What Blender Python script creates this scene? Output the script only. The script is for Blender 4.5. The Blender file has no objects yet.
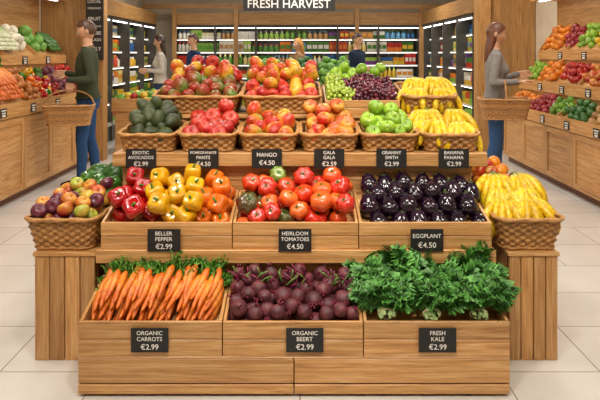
import bpy, math, random
import numpy as np
from mathutils import Matrix, Vector
random.seed(7)
scene=bpy.context.scene
try:
    scene.view_settings.view_transform='Standard'
    scene.view_settings.look='None'
except Exception as e: print(e)
def S(h):
    h=h.lstrip('#'); o=[]
    for i in (0,2,4):
        c=int(h[i:i+2],16)/255
        o.append(c/12.92 if c<=.04045 else ((c+.055)/1.055)**2.4)
    return np.array(o)
W1=np.array([1.,1,1])
# ------------------------------------------------------------ materials
MATS={}
def newmat(name):
    m=bpy.data.materials.new(name); m.use_nodes=True
    nt=m.node_tree; nt.nodes.clear()
    out=nt.nodes.new('ShaderNodeOutputMaterial'); p=nt.nodes.new('ShaderNodeBsdfPrincipled')
    nt.links.new(p.outputs[0],out.inputs[0]); MATS[name]=m
    return m,nt,p
def mixmul(nt,a,b):
    n=nt.nodes.new('ShaderNodeMix'); n.data_type='RGBA'; n.blend_type='MULTIPLY'; n.inputs[0].default_value=1
    nt.links.new(a,n.inputs[6]); nt.links.new(b,n.inputs[7]); return n.outputs[2]
def ramp(nt,fac,stops):
    r=nt.nodes.new('ShaderNodeValToRGB'); nt.links.new(fac,r.inputs[0])
    el=r.color_ramp.elements
    while len(el)<len(stops): el.new(.5)
    for e,(p,c) in zip(el,stops): e.position=p; e.color=(c[0],c[1],c[2],1)
    return r.outputs[0]
def vmat(name,rough=.4,nscale=30,lo=.8,hi=1.1,bump=0,bscale=80,coat=0,metal=0,spec=.5,warm=0):
    m,nt,p=newmat(name)
    a=nt.nodes.new('ShaderNodeAttribute'); a.attribute_name='Col'
    tc=nt.nodes.new('ShaderNodeTexCoord')
    nz=nt.nodes.new('ShaderNodeTexNoise'); nz.inputs['Scale'].default_value=nscale; nz.inputs['Detail'].default_value=5
    nt.links.new(tc.outputs['Object'],nz.inputs['Vector'])
    c=ramp(nt,nz.outputs[0],[(.3,[lo,lo*(1-warm),lo*(1-warm)]),(.7,[hi,hi*(1+warm),hi])])
    nt.links.new(mixmul(nt,a.outputs['Color'],c),p.inputs['Base Color'])
    p.inputs['Roughness'].default_value=rough; p.inputs['Metallic'].default_value=metal
    p.inputs['Specular IOR Level'].default_value=spec
    if coat: p.inputs['Coat Weight'].default_value=coat; p.inputs['Coat Roughness'].default_value=.06
    if bump:
        n2=nt.nodes.new('ShaderNodeTexNoise'); n2.inputs['Scale'].default_value=bscale
        nt.links.new(tc.outputs['Object'],n2.inputs['Vector'])
        bp=nt.nodes.new('ShaderNodeBump'); bp.inputs['Strength'].default_value=bump; bp.inputs['Distance'].default_value=.004
        nt.links.new(n2.outputs[0],bp.inputs['Height']); nt.links.new(bp.outputs[0],p.inputs['Normal'])
    return m
vmat('fruit_waxy',.3,55,.66,1.15,bump=.12,bscale=60,warm=.12)
vmat('fruit_glossy',.15,30,.8,1.1,coat=.4,bump=.1,bscale=25)
vmat('fruit_matte',.5,60,.65,1.25,bump=.5,bscale=120)
vmat('leaf',.45,70,.7,1.25)
vmat('wicker',.55,90,.6,1.2)
vmat('package',.35,50,.9,1.05)
vmat('painted_metal',.4,5,.97,1.02)
vmat('cloth',.9,40,.85,1.1,bump=.3,bscale=200,spec=.2)
vmat('skin',.5,30,.95,1.04)
vmat('hair',.45,150,.6,1.3)
vmat('blackboard',.55,30,.9,1.1)
vmat('chalk_text',.6,10,.97,1.0)
def wood(name,c1,c2,c3,rough=.38):
    m,nt,p=newmat(name)
    uv=nt.nodes.new('ShaderNodeUVMap'); uv.uv_map='UVMap'
    mp=nt.nodes.new('ShaderNodeMapping'); mp.inputs['Scale'].default_value=(1.1,22,1)
    nt.links.new(uv.outputs[0],mp.inputs[0])
    nz=nt.nodes.new('ShaderNodeTexNoise'); nz.inputs['Scale'].default_value=1.8; nz.inputs['Detail'].default_value=6; nz.inputs['Distortion'].default_value=1.6
    nt.links.new(mp.outputs[0],nz.inputs['Vector'])
    c=ramp(nt,nz.outputs[0],[(.25,c1),(.5,c2),(.75,c3)])
    mp2=nt.nodes.new('ShaderNodeMapping'); mp2.inputs['Scale'].default_value=(6,160,1)
    nt.links.new(uv.outputs[0],mp2.inputs[0])
    n2=nt.nodes.new('ShaderNodeTexNoise'); n2.inputs['Scale'].default_value=2; nt.links.new(mp2.outputs[0],n2.inputs['Vector'])
    f=ramp(nt,n2.outputs[0],[(.3,[.78]*3),(.6,[1.04]*3)])
    a=nt.nodes.new('ShaderNodeAttribute'); a.attribute_name='Col'
    nt.links.new(mixmul(nt,mixmul(nt,c,f),a.outputs['Color']),p.inputs['Base Color'])
    p.inputs['Roughness'].default_value=rough
    bp=nt.nodes.new('ShaderNodeBump'); bp.inputs['Strength'].default_value=.15; bp.inputs['Distance'].default_value=.002
    nt.links.new(n2.outputs[0],bp.inputs['Height']); nt.links.new(bp.outputs[0],p.inputs['Normal'])
wood('oak_wood',S('A4703A'),S('CB965A'),S('E2B880'))
wood('wall_wood',S('8E6436'),S('B4864E'),S('CEA26A'),.5)
def emis(name,col,st):
    m,nt,p=newmat(name); p.inputs['Base Color'].default_value=(*col,1)
    p.inputs['Emission Color'].default_value=(*col,1); p.inputs['Emission Strength'].default_value=st
emis('led_white',(1,.96,.89),4.5); emis('lamp_panel',(1,.95,.87),1.5)
m,nt,p=newmat('floor_tiles')
tc=nt.nodes.new('ShaderNodeTexCoord'); br=nt.nodes.new('ShaderNodeTexBrick')
nt.links.new(tc.outputs['Object'],br.inputs['Vector'])
br.offset=.5; br.inputs['Scale'].default_value=1; br.inputs['Brick Width'].default_value=.9; br.inputs['Row Height'].default_value=.45
br.inputs['Mortar Size'].default_value=.0035; br.inputs['Color1'].default_value=(*S('DEDAD4'),1); br.inputs['Color2'].default_value=(*S('D6D1CA'),1); br.inputs['Mortar'].default_value=(*S('9C958C'),1)
nz=nt.nodes.new('ShaderNodeTexNoise'); nz.inputs['Scale'].default_value=2.5; nz.inputs['Detail'].default_value=6; nt.links.new(tc.outputs['Object'],nz.inputs['Vector'])
f=ramp(nt,nz.outputs[0],[(.3,[.9]*3),(.7,[1.03]*3)])
nt.links.new(mixmul(nt,br.outputs[0],f),p.inputs['Base Color']); p.inputs['Roughness'].default_value=.2
def paint(name,a,c,r):
    m,nt,p=newmat(name)
    tc=nt.nodes.new('ShaderNodeTexCoord'); nz=nt.nodes.new('ShaderNodeTexNoise'); nz.inputs['Scale'].default_value=3
    nt.links.new(tc.outputs['Object'],nz.inputs['Vector']); cc=ramp(nt,nz.outputs[0],[(.3,S(a)),(.7,S(c))]); nt.links.new(cc,p.inputs['Base Color']); p.inputs['Roughness'].default_value=r
paint('wall_paint','CFC0A8','DBCDB6',.8); paint('ceiling_paint','B0A89C','B8B0A4',.9)
# ------------------------------------------------------------ mesh builder
class B:
    def __init__(s): s.V=[];s.F=[];s.C=[];s.UV=[];s.M=[];s.S=[];s.n=0;s.mats=[]
    def add(s,V,F,C,mat,smooth=True,uv=None):
        V=np.asarray(V,float); C=np.asarray(C,float)
        if C.ndim==1: C=np.tile(C,(len(V),1))
        if mat not in s.mats: s.mats.append(mat)
        mi=s.mats.index(mat)
        if isinstance(F,np.ndarray): Fl=(F+s.n).tolist(); nl=F.size
        else: Fl=[[i+s.n for i in f] for f in F]; nl=sum(len(f) for f in F)
        s.V.append(V); s.C.append(C); s.F+=Fl; s.n+=len(V)
        s.UV.append(np.zeros((nl,2)) if uv is None else np.asarray(uv,float))
        s.M+= [mi]*len(Fl); s.S+=[smooth]*len(Fl)
    def obj(s,name,parent=None,loc=(0,0,0),rot=0,bevel=0):
        me=bpy.data.meshes.new(name)
        V=np.concatenate(s.V); me.from_pydata(V.tolist(),[],s.F)
        me.polygons.foreach_set('material_index',s.M); me.polygons.foreach_set('use_smooth',s.S)
        uv=me.uv_layers.new(name='UVMap'); uv.data.foreach_set('uv',np.concatenate(s.UV).ravel())
        ca=me.color_attributes.new('Col','FLOAT_COLOR','POINT')
        C=np.concatenate(s.C); C=np.hstack([C,np.ones((len(C),1))]); ca.data.foreach_set('color',C.ravel())
        for m in s.mats: me.materials.append(MATS[m])
        me.update()
        o=bpy.data.objects.new(name,me); scene.collection.objects.link(o)
        o.location=loc; o.rotation_euler=(0,0,rot)
        if parent: o.parent=parent
        if bevel:
            md=o.modifiers.new('bevel','BEVEL'); md.width=bevel; md.segments=1; md.limit_method='ANGLE'
        return o
BF=np.array([[0,3,2,1],[4,5,6,7],[0,1,5,4],[1,2,6,5],[2,3,7,6],[3,0,4,7]])
def box(b,lo,hi,mat='oak_wood',col=None,grain=None,warp=None,var=.13):
    x0,y0,z0=lo; x1,y1,z1=hi
    V=np.array([[x0,y0,z0],[x1,y0,z0],[x1,y1,z0],[x0,y1,z0],[x0,y0,z1],[x1,y0,z1],[x1,y1,z1],[x0,y1,z1]])
    sz=hi-lo; g=int(np.argmax(sz)) if grain is None else grain
    off=np.array([random.random()*20,random.random()*20]); uv=[]
    for f in BF:
        P=V[f]; ext=P.max(0)-P.min(0); ax=[i for i in range(3) if ext[i]>1e-9]
        if len(ax)<2: ax=[0,1]
        if g in ax: a=g; c=[i for i in ax if i!=g][0]
        else: a,c=ax[0],ax[1]
        for v in P: uv.append((v[a]+off[0],v[c]+off[1]))
    if warp is not None: V=warp(V)
    if col is None: col=W1*random.uniform(1-var,1+var*.6)
    b.add(V,BF.copy(),col,mat,False,uv)
def bx(b,lo,hi,mat='oak_wood',col=None,**k):
    lo=np.array(lo,float); hi=np.array(hi,float)
    box(b,np.minimum(lo,hi),np.maximum(lo,hi),mat,col,**k)
def gridF(nu,nv,wrap=True):
    i=np.arange(nv-1)[:,None]; m=nu if wrap else nu-1; j=np.arange(m)[None,:]; j2=(j+1)%nu
    return np.stack([i*nu+j,i*nu+j2,(i+1)*nu+j2,(i+1)*nu+j],-1).reshape(-1,4)
def capq(base,n,flip):
    q=[[0,2*k+1,2*k+2,2*k+3] for k in range((n-2)//2)]
    q=np.array(q)+base
    return q[:,::-1] if flip else q
def tube(pts,rad,n=8,closed=False,lob=None):
    pts=np.asarray(pts,float); m=len(pts); rad=np.broadcast_to(rad,(m,))
    T=np.gradient(pts,axis=0); 
    if closed: T=(np.roll(pts,-1,0)-np.roll(pts,1,0))
    T/=np.linalg.norm(T,axis=1)[:,None]+1e-12
    u=np.cross(T[0],[0,0,1.]); 
    if np.linalg.norm(u)<.1: u=np.cross(T[0],[1.,0,0])
    u/=np.linalg.norm(u); V=[]
    th=np.arange(n)/n*2*np.pi
    for k in range(m):
        u=u-T[k]*np.dot(u,T[k]); u/=np.linalg.norm(u); w=np.cross(T[k],u)
        rr=rad[k]*(1+(lob(th,k) if lob else 0))
        V.append(pts[k]+(np.cos(th)*rr)[:,None]*u+(np.sin(th)*rr)[:,None]*w)
    V=np.concatenate(V); F=gridF(n,m)
    if closed:
        j=np.arange(n); j2=(j+1)%n; F=np.vstack([F,np.stack([(m-1)*n+j,(m-1)*n+j2,j2,j],-1)])
    else: F=np.vstack([F,capq(0,n,True),capq((m-1)*n,n,False)])
    return V,F
def roundtube(pts,rad,n=12):
    pts=[np.array(p,float) for p in pts]; rad=list(rad)
    P=[];R=[]
    for a in range(len(pts)-1):
        for t in np.linspace(0,1,5)[:-1]: P.append(pts[a]*(1-t)+pts[a+1]*t); R.append(rad[a]*(1-t)+rad[a+1]*t)
    P.append(pts[-1]);R.append(rad[-1])
    d0=P[0]-P[1]; d0/=np.linalg.norm(d0); d1=P[-1]-P[-2]; d1/=np.linalg.norm(d1)
    s=[P[0]+d0*R[0]*math.sin(a) for a in (1.45,1.0,.5)]; sr=[R[0]*math.cos(a) for a in (1.45,1.0,.5)]
    e=[P[-1]+d1*R[-1]*math.sin(a) for a in (.5,1.0,1.45)]; er=[R[-1]*math.cos(a) for a in (.5,1.0,1.45)]
    return tube(s+P+e,np.array(sr+R+er),n)
def blob(nu=14,nv=11,fr=None,fz=None,post=None):
    t=np.linspace(.06,np.pi-.06,nv); th=np.arange(nu)/nu*2*np.pi
    T,TH=np.meshgrid(t,th,indexing='ij')
    r=np.sin(T)if fr is None else fr(T,TH); z=np.cos(T) if fz is None else fz(T,TH)
    V=np.stack([r*np.cos(TH),r*np.sin(TH),z],-1).reshape(-1,3)
    if post is not None: V=post(V)
    F=np.vstack([gridF(nu,nv)[:,::-1],capq(0,nu,False),capq((nv-1)*nu,nu,True)])
    return V,F
def nz3(V,f,seed):
    r=np.random.default_rng(seed); o=0
    for k in range(4):
        d=r.normal(size=3); o=o+np.sin(V@d*f+r.uniform(0,6.3))
    return o/4
def mixc(a,b,t): t=np.clip(t,0,1)[:,None]; return a*(1-t)+b*t
# ------------------------------------------------------------ produce templates
def t_apple(c1,c2=None,seed=1,nu=18,nv=13,stem=True,bias=.3):
    def fr(T,TH): return np.sin(T)**.9*(1+.1*np.cos(T))
    def post(V):
        r=np.hypot(V[:,0],V[:,1]); V=V.copy(); V[:,2]=V[:,2]*.9-.33*np.exp(-(r/.3)**2)*(V[:,2]>0)+.12*np.exp(-(r/.25)**2)*(V[:,2]<0); return V
    V,F=blob(nu,nv,fr,None,post)
    th=np.arctan2(V[:,1],V[:,0]); c1=S(c1); c2=c1 if c2 is None else S(c2)
    C=mixc(c1,c2,bias+.8*nz3(V,1.6,seed)+.2*V[:,2]+.12*np.sin(th*9+seed))
    out=[(V,F,C,'fruit_waxy')]
    if stem:
        v,f=tube([[0,0,.45],[.03,0,.75],[.09,0,1.0]],np.array([.04,.035,.05]),5); out.append((v,f,S('5A3A1C'),'leaf'))
    return out
def t_pepper(c,seed=1):
    def fr(T,TH): return np.sin(T)**.55*(1+.14*np.cos(T))*.95*(1+.11*np.cos(4*TH+.4)*np.sin(T)**.5)
    def post(V):
        r=np.hypot(V[:,0],V[:,1]); V=V.copy(); V[:,2]=V[:,2]*1.05-.35*np.exp(-(r/.38)**2)*(V[:,2]>0)+.2*np.exp(-(r/.3)**2)*(V[:,2]<0); return V
    V,F=blob(28,16,fr,None,post)
    v,f=tube([[0,0,.62],[.0,0,.85],[.06,0,1.05],[.16,0,1.25]],np.array([.3,.13,.1,.13]),8)
    return [(V,F,mixc(S(c),S(c)*.75,.5+.5*nz3(V,2,seed)),'fruit_glossy'),(v,f,S('4E7A26'),'leaf')]
def t_tomato(c1,c2,seed=1,ribs=6,amp=.06):
    def fr(T,TH): return np.sin(T)**.8*(1+amp*np.cos(ribs*TH)*np.sin(T)**.3+amp*.5*np.cos(2*TH+seed))
    def post(V):
        r=np.hypot(V[:,0],V[:,1]); V=V.copy(); V[:,2]=V[:,2]*.8-.22*np.exp(-(r/.33)**2)*(V[:,2]>0); return V
    V,F=blob(28,14,fr,None,post)
    out=[(V,F,mixc(S(c1),S(c2),.3+.6*V[:,2]+.4*nz3(V,2,seed)),'fruit_glossy')]
    for k in range(5):
        a=k*1.257+seed; d=np.array([math.cos(a),math.sin(a),0]); s=np.array([-d[1],d[0],0])
        P=np.array([[0,0,.6]+0*d,[0,0,.66]+d*.2+s*.07,[0,0,.66]+d*.45+np.array([0,0,.02]),[0,0,.66]+d*.2-s*.07])
        out.append((P,np.array([[0,1,2,3]]),S('3F6B22'),'leaf'))
    v,f=tube([[0,0,.55],[.02,0,.8]],np.array([.06,.05]),5); out.append((v,f,S('3F6B22'),'leaf'))
    return out
def t_eggplant(c='24101F',seed=1):
    z=np.linspace(-1.4,1.05,18); 
    rr=np.interp(z,[-1.4,-1.36,-1.26,-1.05,-.75,-.3,.3,.75,.95,1.05],[.05,.3,.55,.82,.98,1.0,.85,.64,.5,.4])
    th=np.arange(20)/20*2*np.pi
    V=np.stack([rr[:,None]*np.cos(th)+.06*z[:,None]**2,rr[:,None]*np.sin(th),np.repeat(z[:,None],20,1)],-1).reshape(-1,3)
    F=np.vstack([gridF(20,18),capq(0,20,True),capq(17*20,20,False)])
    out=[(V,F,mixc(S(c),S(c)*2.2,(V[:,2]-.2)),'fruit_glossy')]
    z2=np.array([.82,.92,1.04,1.1,1.18,1.42]); r2=np.array([.62,.56,.45,.3,.14,.13])
    th=np.arange(20)/20*2*np.pi; v=[]
    for k in range(6):
        zz=z2[k]+(-.18*np.cos(5*th) if k==0 else 0)
        v.append(np.stack([r2[k]*np.cos(th)+.06*z2[k]**2,r2[k]*np.sin(th),zz+0*th],-1))
    v=np.concatenate(v); f=np.vstack([gridF(20,6),capq(100,20,False)])
    out.append((v,f,mixc(S('2C2A1E'),S('4E5A30'),(v[:,2]-.7)/.7),'leaf')); return out
def t_avocado(c='36401F',seed=1):
    def fr(T,TH): return np.sin(T)**.9*(1-.25*np.cos(T))
    V,F=blob(16,13,fr,lambda T,TH:1.3*np.cos(T)+.1)
    return [(V,F,mixc(S(c),S('4A5528'),.4+.6*nz3(V,5,seed)),'fruit_matte'),]
def t_mango(c1,c2,c3,seed=1):
    V,F=blob(16,13,lambda T,TH:np.sin(T)**.95*(1-.1*np.cos(T)),lambda T,TH:1.2*np.cos(T))
    V[:,1]*=.85; V[:,0]+=.1*(V[:,2])**2
    g=V[:,0]*.6+.35*V[:,2]+.25*nz3(V,2,seed)
    C=mixc(mixc(S(c1),S(c2),(g+.6)/.7),S(c3),(g-.05)/.6)
    v,f=tube([[.15,0,1.15],[.15,0,1.3]],np.array([.07,.05]),6)
    return [(V,F,C,'fruit_waxy'),(v,f,S('4A3A1C'),'leaf')]
def t_beet(seed=1):
    z=np.array([-2.2,-1.6,-1.2,-.95,-.7,-.3,.1,.5,.8,.95,1.0]); r=np.array([.02,.05,.12,.35,.68,.95,1.0,.85,.5,.3,.15]); n=16
    th=np.arange(n)/n*2*np.pi
    V=np.stack([r[:,None]*np.cos(th)+.15*np.minimum(z[:,None]+1,0)**2,r[:,None]*np.sin(th),np.repeat(z[:,None],n,1)],-1).reshape(-1,3)
    F=np.vstack([gridF(n,11),capq(0,n,True),capq(10*n,n,False)])
    out=[(V,F,mixc(S('40141E'),S('7A3A40'),.4+.6*nz3(V,4,seed)),'fruit_matte')]
    for k in range(3):
        a=k*2.1+seed
        v,f=tube([[0,0,.85],[.15*math.cos(a),.15*math.sin(a),1.2],[.3*math.cos(a),.3*math.sin(a),1.45]],np.array([.1,.08,.07]),6)
        out.append((v,f,S('7A2038'),'leaf'))
    return out
def t_round(c1,c2=None,seed=1,sc=(1,1,1),mat='fruit_matte',nu=10,nv=8,amp=.06,f=2.2):
    V,F=blob(nu,nv); V=V*(1+amp*nz3(V,3,seed))[:,None]; V=V*np.array(sc)
    return [(V,F,mixc(S(c1),S(c2 or c1),.5+.7*nz3(V,f,seed+3)),mat)]
def t_melon(c1='2F5A22',c2='8DB05A'):
    V,F=blob(32,16); th=np.arctan2(V[:,1],V[:,0])
    C=mixc(S(c1),S(c2),.5+.9*np.sin(th*9+.6*np.sin(V[:,2]*7)))
    v,f=tube([[0,0,.95],[.05,0,1.12]],np.array([.06,.04]),6)
    return [(V,F,C,'fruit_waxy'),(v,f,S('5B6B2C'),'leaf')]
def t_carrot(seed=1,L=.185,r=.0185,frond=True):
    rr=random.Random(seed); n=12
    z=np.linspace(0,1,14); rad=r*np.interp(z,[0,.03,.12,.5,.9,1.0],[.1,.25,.5,.82,1.0,.55])*(1+.03*np.sin(z*60))
    bend=rr.uniform(-.012,.012)
    pts=np.stack([bend*np.sin(z*3),rr.uniform(-.006,.006)*np.sin(z*4),z*L],-1)
    V,F=tube(pts,rad,10)
    out=[(V,F,mixc(S('D8641A'),S('F08E30'),.5+.5*np.sin(V[:,2]*400)),'fruit_waxy')]
    if frond:
        for k in range(8):
            a=rr.uniform(0,6.28); tl=rr.uniform(.2,1.0); l=rr.uniform(.035,.075)
            d=np.array([math.cos(a)*tl,math.sin(a)*tl,1]); d/=np.linalg.norm(d)
            p0=np.array([bend*.14,0,L]); p1=p0+d*l
            v,f=tube([p0,(p0+p1)/2,p1],np.array([.003,.0025,.001]),5); out.append((v,f,S('6E9F3A'),'leaf'))
            for q in np.linspace(.3,1,6):
                c=p0+(p1-p0)*q
                for sgn in range(3):
                    e=np.array([rr.uniform(-1,1),rr.uniform(-1,1),rr.uniform(-.2,1)])*.017; s=np.cross(e,d)*.38
                    out.append((np.array([c,c+e*.5+s,c+e,c+e*.5-s]),np.array([[0,1,2,3]]),S(rr.choice(['4F8A2A','6FA83C','3C7422'])),'leaf'))
    return out
def t_banana(seed=0,c='F2C92A',L=.19,r=.0195):
    z=np.linspace(0,1,18); A=1.7
    R=L/A; ang=z*A-.25
    pts=np.stack([R*(np.sin(ang)+math.sin(.25)),0*z,R*(np.cos(ang)-math.cos(.25))],-1)
    rad=r*np.interp(z,[0,.08,.16,.3,.6,.85,.95,.985,1],[.38,.4,.75,.97,1,.8,.42,.3,.25])
    V,F=tube(pts,rad,10,lob=lambda th,k:.08*np.cos(5*th))
    zz=np.repeat(z,10); C=mixc(S('8A9A38'),S(c),(zz-.02)/.2)
    C=np.where((zz>.965)[:,None],S('3A2A14'),C)
    return (V,F,C,'fruit_waxy')
def rotm(x,y,z): return np.array(Matrix.Rotation(z,3,'Z')@Matrix.Rotation(y,3,'Y')@Matrix.Rotation(x,3,'X'))
def t_bananabunch(n=6,seed=0,c='F2C92A',spread=1.3):
    rr=random.Random(int(seed)); out=[]
    for k in range(n):
        V,F,C,m=t_banana(k,c,L=.21*rr.uniform(.93,1.07)); a=(k/(n-1)-.5)*spread; pt=rr.uniform(-.1,.1)+(.14 if k%2 else -.08)
        R=rotm(0,pt,a); V=V@R.T+np.array([0,(k/(n-1)-.5)*.03,.01*(k%2)]); out.append((V,F,C*rr.uniform(.78,1.02),m))
    v,f=tube([[-.035,0,-.012],[-.01,0,0],[.02,0,.0]],np.array([.011,.02,.012]),8); out.append((v,f,S('6E6A2A'),'leaf'))
    return out
def place(b,T,pos,sc=1,R=None,tint=1.0):
    for (V,F,C,m) in T:
        V2=V*sc
        if R is not None: V2=V2@R.T
        b.add(V2+np.asarray(pos),F,np.asarray(C)*tint,m)
def drop(w,d,r,base,target,seed,K=50,nmax=500,jit=.08,pack=.9,mm=25,over=.8):
    g=np.random.default_rng(seed); P=[]; miss=0
    for n in range(nmax):
        ri=r*(1+jit*g.uniform(-1,1)); xs=g.uniform(-w/2+ri,w/2-ri,K); ys=g.uniform(ri,max(d-ri,ri+.001),K)
        z=base(xs,ys)+ri*.95
        if P:
            A=np.array(P); d2=(xs[:,None]-A[:,0])**2+(ys[:,None]-A[:,1])**2; RR=((ri+A[:,3])*pack)**2
            h=np.where(d2<RR,A[:,2]+np.sqrt(np.maximum(RR-d2,0)),-9).max(1); z=np.maximum(z,h)
        cost=z+ri*over-target(xs,ys); k=int(np.argmin(cost))
        if cost[k]>0:
            miss+=1
            if miss>mm: break
            continue
        P.append((xs[k],ys[k],z[k],ri))
    return P
def tiltR(g,amt=.6,fwd=.45):
    return rotm(fwd+g.uniform(-amt,amt),g.uniform(-amt,amt),0)@rotm(0,0,g.uniform(0,6.28))
# ------------------------------------------------------------ containers
def crate(name,x0,x1,y0,dep,z0,hf,hb,b0,bs):
    b=B(); t=.014; y1=y0+dep; g=.003; hm=hf*.5
    bx(b,(x0,y0,z0),(x1,y0+t,z0+hm-g)); bx(b,(x0,y0,z0+hm),(x1,y0+t,z0+hf))
    def sl(V):
        V=V.copy(); k=V[:,2]>z0+.02; V[k,2]=z0+hf-.002+(hb-hf)*(V[k,1]-y0)/dep; return V
    bx(b,(x0,y0+t,z0),(x0+t,y1-t,z0+hf),warp=sl); bx(b,(x1-t,y0+t,z0),(x1,y1-t,z0+hf),warp=sl)
    bx(b,(x0,y1-t,z0),(x1,y1,z0+hb))
    def fl(V): V=V.copy(); V[:,2]+=bs*(V[:,1]-y0); return V
    bx(b,(x0+t,y0+t,z0+b0-.01),(x1-t,y1-t,z0+b0),warp=fl)
    return b.obj(name,bevel=.002)
def rrpath(w,d,rc,N):
    pts=[]; 
    for cx,cy,a0 in ((w/2-rc,d/2-rc,0),(-w/2+rc,d/2-rc,90),(-w/2+rc,-d/2+rc,180),(w/2-rc,-d/2+rc,270)):
        for a in np.linspace(a0,a0+90,12): pts.append((cx+rc*math.cos(math.radians(a)),cy+rc*math.sin(math.radians(a))))
    pts.append(pts[0]); P=np.array(pts); L=np.r_[0,np.cumsum(np.linalg.norm(np.diff(P,axis=0),axis=1))]
    s=np.linspace(0,L[-1],N,endpoint=False); return np.stack([np.interp(s,L,P[:,0]),np.interp(s,L,P[:,1])],-1),L[-1]
def wbasket(name,w,d,h,loc,taper=.86,handle=None,rot=0,base=(.03,.3),col='B88448',back=0):
    b=B(); _,per=rrpath(w,d,.05,50); nc=int(per/.028/2)*2; N=nc*4; P,_=rrpath(w,d,.05,N)
    rows=max(4,int(h/.016)); nv=rows*4+1; T=np.roll(P,-1,0)-np.roll(P,1,0); nrm=np.stack([T[:,1],-T[:,0]],-1); nrm/=np.linalg.norm(nrm,axis=1)[:,None]
    V=[];C=[]; c0=S(col); k=np.arange(N)
    rise=back*(P[:,1]+d/2)/d
    for i in range(nv):
        v=i/(nv-1); row=min(i//4,rows-1); sc=taper+(1-taper)*v
        ph=np.pi*k/4+np.pi*row; disp=.0075*np.cos(ph)*abs(math.sin(math.pi*v*rows))**.6
        xy=P*sc+nrm*disp[:,None]; V.append(np.c_[xy,v*(h+rise)]); C.append(np.tile(c0*random.Random(row*7+int(w*100)).uniform(.75,1.15),(N,1)))
    b.add(np.concatenate(V),gridF(N,nv),np.concatenate(C),'wicker')
    Pi,_=rrpath(w-.03,d-.03,.04,48); ri=back*(Pi[:,1]+d/2)/d
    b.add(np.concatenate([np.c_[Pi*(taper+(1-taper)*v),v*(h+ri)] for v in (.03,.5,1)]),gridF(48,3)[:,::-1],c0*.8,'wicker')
    zb=base[0]+base[1]*(Pi[:,1]*.9+d/2)*(0 if handle else 1)
    zb=np.minimum(zb,(h+ri)*.95)
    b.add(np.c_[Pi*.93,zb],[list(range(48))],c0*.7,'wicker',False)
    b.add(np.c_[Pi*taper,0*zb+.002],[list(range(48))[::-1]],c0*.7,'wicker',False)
    Pr,_=rrpath(w+.004,d+.004,.05,120); rr=back*(Pr[:,1]+d/2)/d
    for zz,rd in ((h,.010),(.008,.007)):
        sc=1 if zz==h else taper
        ctr=np.c_[Pr*sc,zz+rr*(1 if zz==h else 0)]
        v,f=tube(ctr,rd*np.ones(120),8,closed=True)
        s=np.repeat(np.arange(120),8); ph=np.tile(np.arange(8)/8*2*np.pi,120); ctr=np.repeat(ctr,8,0)
        v=ctr+(v-ctr)*(1+.28*np.cos(2*ph+s*2*np.pi/10))[:,None]
        b.add(v,f,c0*1.05,'wicker')
    if handle:
        ax,hh=handle; half=(w if ax==0 else d)/2; a=np.linspace(0,np.pi,40)
        pts=np.zeros((40,3)); pts[:,ax]=half*np.cos(a); pts[:,2]=h-.05+(hh+.05)*np.sin(a)**.7
        v,f=tube(pts,.0095*np.ones(40),8); ctr=np.repeat(pts,8,0); s=np.repeat(np.arange(40),8); ph=np.tile(np.arange(8)/8*2*np.pi,40)
        v=ctr+(v-ctr)*(1+.2*np.cos(2*ph+s))[:,None]; b.add(v,f,c0*.95,'wicker')
    return b.obj(name,loc=loc,rot=rot)
# ------------------------------------------------------------ text
def text_mesh(s):
    cu=bpy.data.curves.new('t','FONT'); cu.body=s; cu.size=1; cu.resolution_u=3; cu.offset=.006
    o=bpy.data.objects.new('t',cu); scene.collection.objects.link(o)
    bpy.context.view_layer.update(); dg=bpy.context.evaluated_depsgraph_get()
    me=bpy.data.meshes.new_from_object(o.evaluated_get(dg))
    V=np.array([v.co[:2] for v in me.vertices]); F=[list(p.vertices) for p in me.polygons]
    bpy.data.objects.remove(o); bpy.data.curves.remove(cu); bpy.data.meshes.remove(me)
    lo=V.min(0); hi=V.max(0); V=V-(lo+hi)/2; return V,F,hi-lo
def put_text(b,s,c,wmax,hmax):
    V,F,sz=text_mesh(s); k=min(wmax/sz[0],hmax/sz[1]); V=V*k
    b.add(np.c_[V[:,0],0*V[:,0],V[:,1]]+np.array(c),F,S('F4F1EA'),'chalk_text',False)
def sign(lines,cx,y,cz,w=.15,h=.098):
    b=B(); bx(b,(cx-w/2,y-.004,cz-h/2),(cx+w/2,y,cz+h/2),'blackboard',S('1B1A19'))
    n=len(lines); 
    if n==3: hs=[.17,.17,.24]; ys=[.31,.06,-.26]
    else: hs=[.2,.26]; ys=[.2,-.2]
    for s,hh,yy in zip(lines,hs,ys): put_text(b,s,(cx,y-.0055,cz+yy*h),w*.86,h*hh)
    return b.obj('price_sign')
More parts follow.
